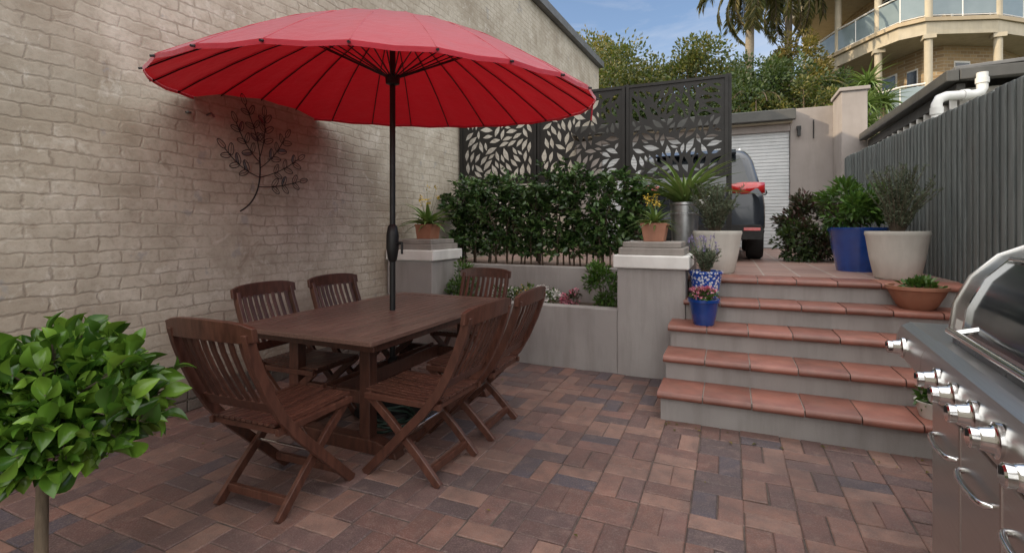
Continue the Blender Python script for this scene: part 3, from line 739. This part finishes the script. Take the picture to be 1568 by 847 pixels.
def pillarpot(x,y,s=1):
    e=empty('potted_bromeliad'); z=1.225
    m=MB(); 
    m.prism([(-.09,0),(.09,0),(.115,.15),(.125,.15),(.125,.175),(-.125,.175),(-.125,.15),(-.115,.15)],-.10,.10,M['terra'],'y')
    m.obj('pot',e,bevel=.006,loc=(x,y,z))
    rosette('foliage',(x,y,z+.17),40,.24*s,.15,G_spiky,e,.15)
    P=[];D=[];m=MB()
    for k in range(7):
        th=R.uniform(0,6.28); t=(x+math.cos(th)*.08*s,y+math.sin(th)*.08*s,z+.17+R.uniform(.15,.3)*s); m.tube([(x,y,z+.17),t],.002,M['stalk'],3)
        for q in range(12): P.append((t[0]+R.gauss(0,.014),t[1]+R.gauss(0,.014),t[2]+R.gauss(0,.022))); D.append(sph(1)[0])
    m.obj('flower_stems',e); leaves('flowers',P,D,.026,.6,F_yel,e)
pillarpot(-.66,4.92,1.0); pillarpot(-3.30,5.02,1.5)
def bedplant(name,x,y,z,rad,n,size,lm,fm=None,nf=0,fs=.03):
    e=empty(name); P,D=bushpts((x,y,z),rad,n,10,.42); leaves('foliage',P,D,size,.5,lm,e)
    m=MB(); stems(m,(x,y,.52),[P[i] for i in range(6)]); m.obj('stems',e)
    if fm: P,D=bushpts((x,y,z+rad[2]*.25),[r*1.05 for r in rad],nf,10,.3); leaves('flowers',P,D,fs,.9,fm,e)
bedplant('bed_shrub',-1.20,5.05,.74,(.22,.18,.27),1100,.045,G_bright)
bedplant('bed_shrub',-2.85,5.05,.74,(.20,.18,.24),800,.045,G_bright)
bedplant('white_flower_clump',-1.78,4.95,.62,(.15,.13,.10),300,.03,G_bright,F_white,420,.028)
bedplant('white_flower_clump',-2.30,5.0,.62,(.17,.13,.10),300,.035,G_bright,F_white,120,.024)
bedplant('pink_flower_clump',-1.50,4.95,.61,(.13,.12,.09),300,.03,G_burg,F_pink,260,.024)
bedplant('yellow_flower_clump',-2.05,5.02,.64,(.10,.1,.10),160,.04,G_spiky,F_yel,40,.022)
# ------------------------------------------------------------------ car
e=empty('parked_car',(-.47,7.35,.9))
def loft(sts,mat,name,parent):
    m=MB(); rings=[]
    for (y,hw,zb,ztp) in sts:
        half=[(0,zb),(hw*.8,zb),(hw*.97,zb+.07),(hw,zb+.25*(ztp-zb)),(hw*1.0,zb+.6*(ztp-zb)),(hw*.975,zb+.85*(ztp-zb)),(hw*.92,ztp-.02),(hw*.80,ztp),(0,ztp+.015)]
        ring=[(x,y,z) for x,z in half]+[(-x,y,z) for x,z in half[-2:0:-1]]
        rings.append(ring)
    n=len(rings[0]); vs=[v for r in rings for v in r]; fs=[]
    for i in range(len(rings)-1):
        for k in range(n): a=i*n+k;b=i*n+(k+1)%n; fs.append((a,b,b+n,a+n))
    fs.append(tuple(range(n))[::-1]); fs.append(tuple(range((len(rings)-1)*n,len(rings)*n))); m.add(vs,fs,mat); return m.obj(name,parent,smooth=40)
loft([(.02,.78,.42,.98),(.0,.84,.44,.93),(.03,.885,.36,1.0),(.15,.905,.30,1.03),(.8,.915,.28,1.04),(2.4,.915,.28,1.0),(3.3,.91,.28,.98),(3.9,.89,.3,.90),(4.35,.80,.34,.76),(4.5,.62,.42,.62)],M['carpaint'],'body',e)
m=MB()
def rr_loop(y0,y1,hw,z,rc=.14,n=5):
    pts=[]
    for (cx,cy,a0) in ((hw-rc,y1-rc,0),(-hw+rc,y1-rc,90),(-hw+rc,y0+rc,180),(hw-rc,y0+rc,270)):
        for k in range(n):
            t=math.radians(a0+90*k/(n-1)); pts.append((cx+rc*math.cos(t),cy+rc*math.sin(t),z))
    return pts
loops=[rr_loop(.10,3.35,.86,.97),rr_loop(.13,3.3,.85,1.05),rr_loop(.34,2.85,.77,1.40),rr_loop(.42,2.65,.73,1.49),rr_loop(.50,2.5,.68,1.56),rr_loop(.70,2.3,.56,1.605)]
n=len(loops[0]); vs=[v for l in loops for v in l]; fp=[];fg=[]
for i in range(len(loops)-1):
    for k in range(n):
        a=i*n+k;b=i*n+(k+1)%n; f=(a,b,b+n,a+n)
        (fg if (i in (1,2) and k%5==4) else fp).append(f)
fp.append(tuple(range((len(loops)-1)*n,len(loops)*n)))
m.add(vs,fp,M['carpaint']); m.add(vs,fg,M['glass'])
m.obj('greenhouse',e,smooth=35)
m=MB()
m.add([(-.70,.150,1.08),(.70,.150,1.08),(.66,.375,1.44),(-.66,.375,1.44)],[(0,1,2,3)],M['glass'])
m.prism([(.30,1.52),(.55,1.60),(.58,1.57),(.34,1.495)],-.55,.55,M['carpaint'],'x')
m.obj('rear_window',e)
m=MB()
for s in (-1,1):
    vs=[]; P0=[(s*.46,-.025),(s*.62,-.018),(s*.80,.02),(s*.90,.12),(s*.925,.40)]; n=len(P0)
    for z,k in ((.91,0),(1.07,1)):
        for i,(x,y) in enumerate(P0): vs.append((x,y+ (.03 if k else 0),z+(.02*i/4 if not k else 0)+(0 if i>0 else (.03 if not k else -.02))))
    fs=[(i,i+1,i+1+n,i+n) for i in range(n-1)]
    m.add(vs,fs,M['redlens'])
    m.box(s*.74-.10,s*.74+.10,-.045,.03,.42,.46,M['redlens'])
o=m.obj('tail_lights',e,smooth=50); sm=o.modifiers.new('s','SOLIDIFY'); sm.thickness=.03
m=MB(); m.prism([(-.86,.30),(.86,.30),(.89,.42),(.84,.50),(-.84,.50),(-.89,.42)],-.035,.12,M['rubber'],'y')
m.box(-.30,.30,-.045,-.02,.72,.86,M['rubber']); m.box(-.19,.19,-.055,-.046,.735,.845,M['plate'])
m.box(-.35,.35,-.04,-.01,.885,.915,M['chrome']); m.tube([(-.02,.14,1.10),(.35,.21,1.16)],.012,M['rubber'],5)
m.box(-.55,-.48,0.0,.3,.24,.30,M['chrome'])
m.obj('bumper',e,bevel=.012)
def wheel(x,y):
    m=MB(); prof=[(.20,-.11),(.33,-.11),(.355,-.08),(.36,0),(.355,.08),(.33,.11),(.20,.11)]
    vs=[];fs=[];n=28
    for r,a in prof:
        for k in range(n): t=2*math.pi*k/n; vs.append((x+a,y+r*math.cos(t),.36+r*math.sin(t)))
    for i in range(len(prof)-1):
        for k in range(n): a=i*n+k;b=i*n+(k+1)%n; fs.append((a,b,b+n,a+n))
    m.add(vs,fs,M['rubber'])
    for s in (-1,1):
        for k in range(10):
            t=2*math.pi*k/10; m.tube([(x+s*.09,y,.36),(x+s*.09,y+.21*math.cos(t),.36+.21*math.sin(t))],.018,M['chrome'],5)
    m.tube([(x-.1,y,.36),(x+.1,y,.36)],.06,M['dksteel'],12); m.tube([(x-.05,y,.36),(x+.05,y,.36)],.2,M['dksteel'],20)
    m.obj('wheel',e,smooth=40)
for x in (-.80,.80):
    for y in (.85,3.55): wheel(x,y)
m=MB()
for s in (-1,1):
    m.lathe([(0,-.06),(.07,-.05),(.095,0),(.07,.05),(0,.06)],M['carpaint'],(s*1.0,2.7,1.10),14); m.box(min(s*.86,s*.99),max(s*.86,s*.99),2.68,2.74,1.03,1.06,M['rubber'])
    m.tube([(s*.60,.75,1.62),(s*.62,1.5,1.66),(s*.60,2.3,1.62)],.015,M['chrome'],6)
m.obj('mirrors_and_rails',e,smooth=40)
# ------------------------------------------------------------------ garage
e=empty('garage')
GY=12.5
m=MB(); 
m.box(1.22,2.3,GY,GY+.25,0,3.98,M['garwall']); m.box(-3.66,-3.0,GY,GY+.25,0,3.6,M['garwall']); m.box(-2.999,1.219,GY+.002,GY+.25,3.50,3.9,M['garwall'])
m.box(-3.66,-3.41,GY+.251,17.5,0,3.6,M['garwall']); m.box(2.05,2.3,GY+.251,17.5,0,3.9,M['garwall']); m.box(-3.4,2.04,17.2,17.5,0,3.6,M['garwall'])
m.obj('walls',e,bevel=.01)
m=MB()
z=.9
while z<3.49:
    m.prism([(GY+.10,z),(GY+.085,z+.012),(GY+.085,z+.06),(GY+.10,z+.075),(GY+.12,z+.075),(GY+.12,z)],-2.99,1.21,M['rollerwhite'],'x'); z+=.077
m.obj('roller_door',e)
m=MB(); m.prism([(-3.66,3.70),(1.30,3.70),(1.30,3.92),(-3.66,3.92)],GY-.32,GY-.16,M['gutter'],'y'); m.prism([(-3.66,3.9),(1.28,3.9),(1.28,3.96),(-3.66,3.96)],GY-.158,17.7,M['roofmetal'],'y')
m.box(-3.6,1.25,GY-.159,GY-.003,3.66,3.70,M['housetrim'])
m.obj('roof_gutter',e,bevel=.01)
m=MB(); m.box(1.34,1.42,GY-.10,GY-.001,3.50,3.58,M['black']); m.box(1.35,1.41,GY-.12,GY-.04,3.36,3.52,M['black']); m.tube([(1.66,GY-.03,3.7),(1.66,GY-.03,3.3)],.012,M['black'],6); m.obj('wall_light',e)
m=MB(); m.box(2.02,2.45,11.6,12.499,0,4.05,M['garwall']); m.box(1.98,2.49,11.56,12.5,4.05,4.12,M['garwall']); m.obj('corner_pier',e,bevel=.01)
# ------------------------------------------------------------------ neighbour shed
e=empty('neighbour_shed')
m=MB(); m.box(2.52,6.5,7.6,11.5,0,3.02,M['shedwall']); m.obj('walls',e)
m=MB(); m.box(2.30,2.42,7.30,11.55,3.05,3.18,M['gutter']); m.box(2.425,7,7.30,7.42,3.06,3.19,M['gutter'])
m.prism([(2.40,3.19),(7,3.38),(7,3.43),(2.40,3.235)],7.36,11.6,M['roofmetal'],'y'); m.box(2.43,2.52,7.43,11.5,2.9,3.05,M['gutter'])
for k in range(14): m.box(2.43,2.50,7.6+k*.29,7.64+k*.29,2.78,2.90,M['whitepaint'])
m.obj('roof_and_gutter',e,bevel=.01)
m=MB(); p=[(2.60,7.24,3.10),(2.60,7.24,2.92),(2.57,7.22,2.87),(2.50,7.18,2.85),(2.22,7.05,2.83),(2.15,7.02,2.80),(2.12,7.0,2.74),(2.12,7.0,1.2)]
m.tube(p,.052,M['pvc'],16); 
for a,b in (((2.60,7.24,2.98),(2.60,7.24,3.04)),((2.12,7,2.62),(2.12,7,2.70)),((2.44,7.152,2.847),(2.38,7.124,2.843))): m.tube([a,b],.062,M['pvc'],16)
m.obj('downpipe',e,smooth=50)
# ------------------------------------------------------------------ barbecue
bq=empty('gas_barbecue',(.69,2.36,0),(0,0,math.radians(-4.8)))
st=M['steel']
m=MB(); m.box(.035,.56,-1.40,0,.09,.735,st); m.obj('cabinet',bq,bevel=.006)
m=MB()
yy=-.012
for k in range(4):
    w=.325; m.box(.008,.033,yy-w,yy,.12,.715,st); yy-=w+.014
m.obj('doors',bq,bevel=.007)
m=MB(); m.box(.033,.036,-1.39,-.005,.10,.73,M['black']); m.obj('door_gap_panel',bq)
m=MB()
for yc in (-.19,-.50,-.86,-1.18):
    pts=[]
    for k in range(15):
        t=k/14*math.pi; pts.append((.014-.034*math.sin(t)**.4, yc-.115*math.cos(t),.60-.006*math.sin(t)))
    m.tube(pts,.0095,M['chrome'],10)
m.obj('handles',bq,smooth=60)
prof=[(.05,.742),(-.012,.752),(-.028,.775),(-.022,.86),(-.005,.905),(.03,.925),(.12,.93),(.12,.742)]
m=MB(); m.prism(prof,-1.40,.0,st,'y'); m.obj('control_panel',bq,smooth=25,bevel=.003)
m=MB(); m.prism([(.05,.765),(-.012,.77),(-.026,.79),(-.02,.86),(-.003,.903),(.03,.921),(.52,.925),(.52,.90),(.08,.895),(.06,.78)],.006,.47,st,'y'); m.obj('side_shelf',bq,smooth=25,bevel=.003)
m=MB(); m.tube([(.10,.3,.88),(.12,0,.6)],.012,M['dksteel'],8); m.tube([(.40,.3,.88),(.40,0,.6)],.012,M['dksteel'],8); m.obj('shelf_bracket',bq)
m=MB()
def xring(y,z,ax,mat,n=24):
    vs=[];fs=[]
    for x,r in ax:
        for k in range(n): t=2*math.pi*k/n; vs.append((x,y+r*math.cos(t),z+r*math.sin(t)))
    for i in range(len(ax)-1):
        for k in range(n): a=i*n+k;b=i*n+(k+1)%n; fs.append((a,b,b+n,a+n))
    m.add(vs,fs,mat)
for y in (-.24,-.42,-.60,-.78,-1.0,-1.2,.30):
    xring(y,.832,[(-.02,.044),(-.032,.044),(-.035,.038),(-.038,.036)],M['chrome'])
    xring(y,.832,[(-.036,.034),(-.040,.031),(-.060,.028),(-.064,.025),(-.080,.026),(-.084,.022),(-.084,.0005)],M['chrome'])
    m.box(-.088,-.0842,y-.003,y+.003,.834,.852,M['black'])
m.obj('knobs',bq,smooth=35)
lid=[(.085,.945),(.072,.965),(.085,1.07),(.13,1.17),(.205,1.25),(.30,1.295),(.39,1.305),(.47,1.29),(.54,1.22),(.56,1.10),(.56,.945)]
m=MB(); m.prism(lid,-1.38,.03,st,'y'); m.obj('lid',bq,smooth=30,bevel=.004)
m=MB()
def off(p,d):
    v=Vector((p[0]-.34,p[1]-.98)); v.normalize(); return (p[0]+v.x*d,p[1]+v.y*d)
for ya,yb in ((.025,.04),(-1.40,-1.385)):
    o_=[off(p,.007) for p in lid[:-1]]+[(.565,.945)]; m.prism(o_,ya,yb,M['steel'],'y')
m.obj('lid_end_trim',bq,smooth=30,bevel=.003)
m=MB()
wp=[off((.074,.99),.004),off(lid[2],.004),off(lid[3],.004),off((.19,1.236),.004)]
m.prism(wp+[off(p,-.014) for p in wp][::-1],-1.1,-.16,M['glass'],'y'); m.obj('lid_window',bq,smooth=30)
m=MB()
wq=[off(p,.010) for p in wp]
for ya,yb in ((-.16,-.145),(-1.115,-1.10)): m.prism(wq+[off(p,-.012) for p in wp][::-1],ya,yb,M['chrome'],'y')
m.tube([(wq[3][0],-1.1,wq[3][1]),(wq[3][0],-.16,wq[3][1])],.007,M['chrome'],8)
m.tube([(.015,-.20,1.0),(.015,-1.2,1.0)],.012,M['chrome'],12)
for y in (-.26,-1.14): m.tube([(.015,y,1.0),(.085,y,1.02)],.010,M['chrome'],8)
m.box(.07,.56,-1.36,.0,.928,.944,M['dksteel']); m.obj('lid_handle',bq,smooth=40)
m=MB(); q=[off((.0725,.985),.004),off((.078,1.02),.004)]
m.add([(q[0][0],-.12,q[0][1]),(q[0][0],-.03,q[0][1]),(q[1][0],-.03,q[1][1]),(q[1][0],-.12,q[1][1])],[(0,1,2,3)],M['plate']); m.obj('label',bq)
m=MB()
for x,y in ((.1,-.06),(.5,-.06),(.1,-1.34),(.5,-1.34)): m.tube([(x-.015,y,.045),(x+.015,y,.045)],.045,M['rubber'],14)
m.obj('castors',bq)
# ------------------------------------------------------------------ hill & background trees
def hz(x,y):
    t=max(0,min(1,(y-17.6)/16)); t=t*t*(3-2*t); return -.05+6.5*t+ .25*math.sin(x*.7+y*.4)*t
vs=[];fs=[];nx=50;ny=40
for j in range(ny+1):
    for i in range(nx+1):
        x=-40+i*2.0; y=17.6+j*2.0; vs.append((x,y,hz(x,y)))
for j in range(ny):
    for i in range(nx): a=j*(nx+1)+i; fs.append((a,a+1,a+nx+2,a+nx+1))
m=MB(); m.add(vs,fs,M['hill']); m.obj('hillside',smooth=60)
def tree(name,x,y,zc,rad,n,size,lm,clumps=60,cr=.26,z0=None,lean=0):
    e=empty(name); z0=hz(x,y)-.1 if z0 is None else z0
    c=np.array([x,y,zc]); rad=np.array(rad)
    cd=sph(clumps); cc=cd*(.35+.65*NR.rand(clumps,1)**.5)
    i=NR.randint(0,clumps,n); d=sph(n); sz=(.6+.8*NR.rand(clumps))[i][:,None]
    p=c+(cc[i]+d*(NR.rand(n,1)**.45)*cr*sz)*rad
    D=d+cc[i]*.5+NR.normal(size=(n,3))*.6
    leaves('foliage',p,D,size,.55,lm,e,'diamond',False,.4,.3)
    m=MB(); r0=.10+.02*rad[2]; th=(c[2]-rad[2]*.35)
    tp=Vector((x+lean,y,th)); m.tube([(x,y,z0),(x+lean*.4,y,z0+(th-z0)*.5),tp],[r0*1.3,r0,r0*.7],M['bark'],8)
    for k in range(0,clumps,2):
        q=Vector(c+cc[k]*rad*.95); md=tp.lerp(q,.5)+Vector((0,0,.15*rad[2]*R.random())); m.tube([tp,md,q],[r0*.45,r0*.25,.015],M['bark'],5,caps=False)
    m.obj('trunk',e,smooth=60)
tree('background_tree',-4.6,20.5,6.6,(2.6,2.2,2.4),17000,.15,G_tree)
tree('background_tree',-1.4,22.5,7.1,(2.6,2.4,2.1),17000,.15,G_tree,70)
tree('background_tree',.9,20.0,5.4,(2.0,2,1.9),13000,.13,G_dark)
tree('background_tree',2.5,24.0,7.3,(1.5,1.6,2.3),10000,.14,G_gold,46,.24)
tree('background_tree',-6.5,26,8.2,(3.2,2.8,2.8),12000,.18,G_gold)
tree('background_tree',2.2,18.6,4.9,(1.2,1.2,1.3),7000,.11,G_tree,34)
tree('background_tree',-2.9,19.2,5.0,(2.3,1.3,1.4),10000,.13,G_dark)
tree('background_tree',3.4,21.0,5.5,(1.0,1.2,1.3),5000,.12,G_dark,30)
def palm(name,x,y,zt_,fl=3.0,nf=26,r=.17,mat=None):
    e=empty(name); z0=hz(x,y)-.1; m=MB()
    pts=[];rs=[]
    for k in range(22):
        t=k/21; pts.append((x+.25*math.sin(t*1.5),y,z0+(zt_-z0)*t)); rs.append(r*(1.1-.25*t)*(1+.05*(k%2)))
    m.tube(pts,rs,M['palmbark'],10); P=[];D=[]
    cx=x+.25*math.sin(1.5)
    for k in range(nf):
        th=k*2.4+R.uniform(-.2,.2); el_=R.uniform(-.5,1.25); L_=fl*R.uniform(.8,1.1); hd=Vector((math.cos(th),math.sin(th),0)); p=Vector((cx,y,zt_)); a=el_; rp=[p.copy()]
        ns=22
        for q in range(ns):
            a-=(.075+.02*R.random()); stp=L_/ns; p=p+(hd*math.cos(a)+Vector((0,0,math.sin(a))))*stp; rp.append(p.copy())
            sd_=Vector((-hd.y,hd.x,0)); tang=(rp[-1]-rp[-2]).normalized()
            if q>1:
                for sg in (-1,1):
                    for hh in (0,.5):
                        P.append(rp[-2].lerp(rp[-1],hh)); D.append(sd_*sg+tang*.7+Vector((0,0,-.45+R.uniform(-.2,.1))))
        m.tube(rp[::3]+[rp[-1]],.02,M['twig'],4,caps=False)
    m.obj('trunk',e,smooth=60); leaves('fronds',P,D,.52*fl/3,.085,mat or G_palm,e,'diamond',False,.3,.7)
palm('palm_tree',.55,23.4,12.0,2.8,30,.18); palm('palm_tree',2.2,25.6,12.4,2.7,28,.16)
palm('fern_palm',.6,19.0,5.7,1.5,22,.10,G_tree)
palm('fern_palm',2.0,19.8,6.0,1.6,22,.10,G_tree)
def yucca(x,y,z,s):
    e=empty('yucca_plant'); m=MB(); m.tube([(x,y,z-3),(x+.05,y,z)],[.07,.06],M['bark'],8); m.obj('trunk',e); rosette('foliage',(x+.05,y,z),80,s,.07,G_spiky,e,-.6)
yucca(2.75,13.6,4.15,.65); yucca(2.95,14.2,4.8,.6); yucca(3.35,14.6,4.4,.6); yucca(2.72,13.3,3.7,.5)
# ------------------------------------------------------------------ hill house
e=empty('balcony_house',(-.95,0,-.5))
P0=(4.2,28.4);P1=(6.78,22.6);P2=(9.8,23.4);P3=(13,26.0)
def poly_off(pts,d):
    out=[]
    for (x,y) in pts: cx,cy=12,30; v=Vector((cx-x,cy-y)); v.normalize(); out.append((x+v.x*d,y+v.y*d))
    return out
def mid(a,b,t): return (a[0]+(b[0]-a[0])*t,a[1]+(b[1]-a[1])*t)
front=[P0,(5.15,25.7),(6.2,23.7),(6.75,22.9),(7.5,22.6),P2,P3]
back=[(13,34),(5.5,34)]
def slab(z0,z1,d,mat,name):
    m=MB(); m.prism(poly_off(front,d)+back,z0,z1,mat,'z'); m.obj(name,e)
slab(-.1,5.75,.5,M['blond'],'basement'); slab(5.75,6.1,0,M['housetrim'],'lower_slab')
slab(6.1,8.9,1.9,M['blond'],'lower_storey'); slab(8.9,9.35,0,M['housetrim'],'upper_slab'); slab(9.36,9.5,-.12,M['housewall'],'slab_edge')
slab(9.5,12.2,2.2,M['blond'],'upper_storey'); slab(12.2,12.5,-.5,M['housetrim'],'eaves'); slab(12.5,12.8,-.65,M['roofmetal'],'roof_gutter')
m=MB(); 
ff=poly_off(front,.2)
for (x,y) in (ff[0],ff[1],ff[2],ff[4],ff[5],mid(ff[5],ff[6],.5)):
    for za,zb in ((6.1,8.9),(9.5,12.2),(2,5.75)):
        m.tube([(x,y,za),(x,y,zb)],.13,M['housetrim'],12); m.box(x-.19,x+.19,y-.19,y+.19,zb-.15,zb-.002,M['housetrim'])
m.obj('columns',e,smooth=40)
m=MB()
rl=poly_off(front,.12)
for zb in (6.1,9.5):
    for i in range(len(rl)-1):
        a,b=rl[i],rl[i+1]
        m.tube([(a[0],a[1],zb+1.05),(b[0],b[1],zb+1.05)],.035,M['whitepaint'],6); m.tube([(a[0],a[1],zb+.12),(b[0],b[1],zb+.12)],.02,M['whitepaint'],5)
        nseg=max(1,int(math.hypot(b[0]-a[0],b[1]-a[1])/1.1))
        for k in range(nseg): q=mid(a,b,k/nseg); m.tube([(q[0],q[1],zb),(q[0],q[1],zb+1.05)],.022,M['whitepaint'],5)
        m.add([(a[0],a[1],zb+.15),(b[0],b[1],zb+.15),(b[0],b[1],zb+.98),(a[0],a[1],zb+.98)],[(0,1,2,3)],M['glassrail'])
m.obj('balcony_railing',e)
m=MB()
def windows(d,z0,z1,segs):
    w=poly_off(front,d)
    for (i,t0,t1) in segs:
        a,b=w[i],w[i+1]; dx,dy=b[0]-a[0],b[1]-a[1]; l=math.hypot(dx,dy); nx_,ny_=dy/l,-dx/l
        p=mid(a,b,t0);q=mid(a,b,t1)
        def quad(p,q,z0,z1,o,th,mat):
            vs=[]
            for (pp) in (p,q):
                for oo in (o-th,o):
                    for z in (z0,z1): vs.append((pp[0]+nx_*oo,pp[1]+ny_*oo,z))
            m.add(vs,[(0,1,3,2),(4,6,7,5),(0,4,5,1),(2,3,7,6),(0,2,6,4),(1,5,7,3)],mat)
        quad(p,q,z0,z1,.03,.1,M['whitepaint'])
        n=max(1,int((t1-t0)*l/.9)); 
        for k in range(n):
            u0=t0+(t1-t0)*(k+.06)/n; u1=t0+(t1-t0)*(k+.94)/n
            quad(mid(a,b,u0),mid(a,b,u1),z0+.07,z1-.07,.05,.04,M['glass'])
windows(1.9,6.15,8.3,[(0,.2,.8),(1,.2,.8),(4,.2,.5),(5,.1,.6)]); windows(1.9,6.9,8.2,[(4,.6,.95),(2,.2,.8)])
windows(2.2,9.55,11.8,[(0,.15,.85),(1,.15,.85),(4,.1,.9),(5,.1,.9),(3,.2,.8)])
m.obj('windows',e)
print('done')
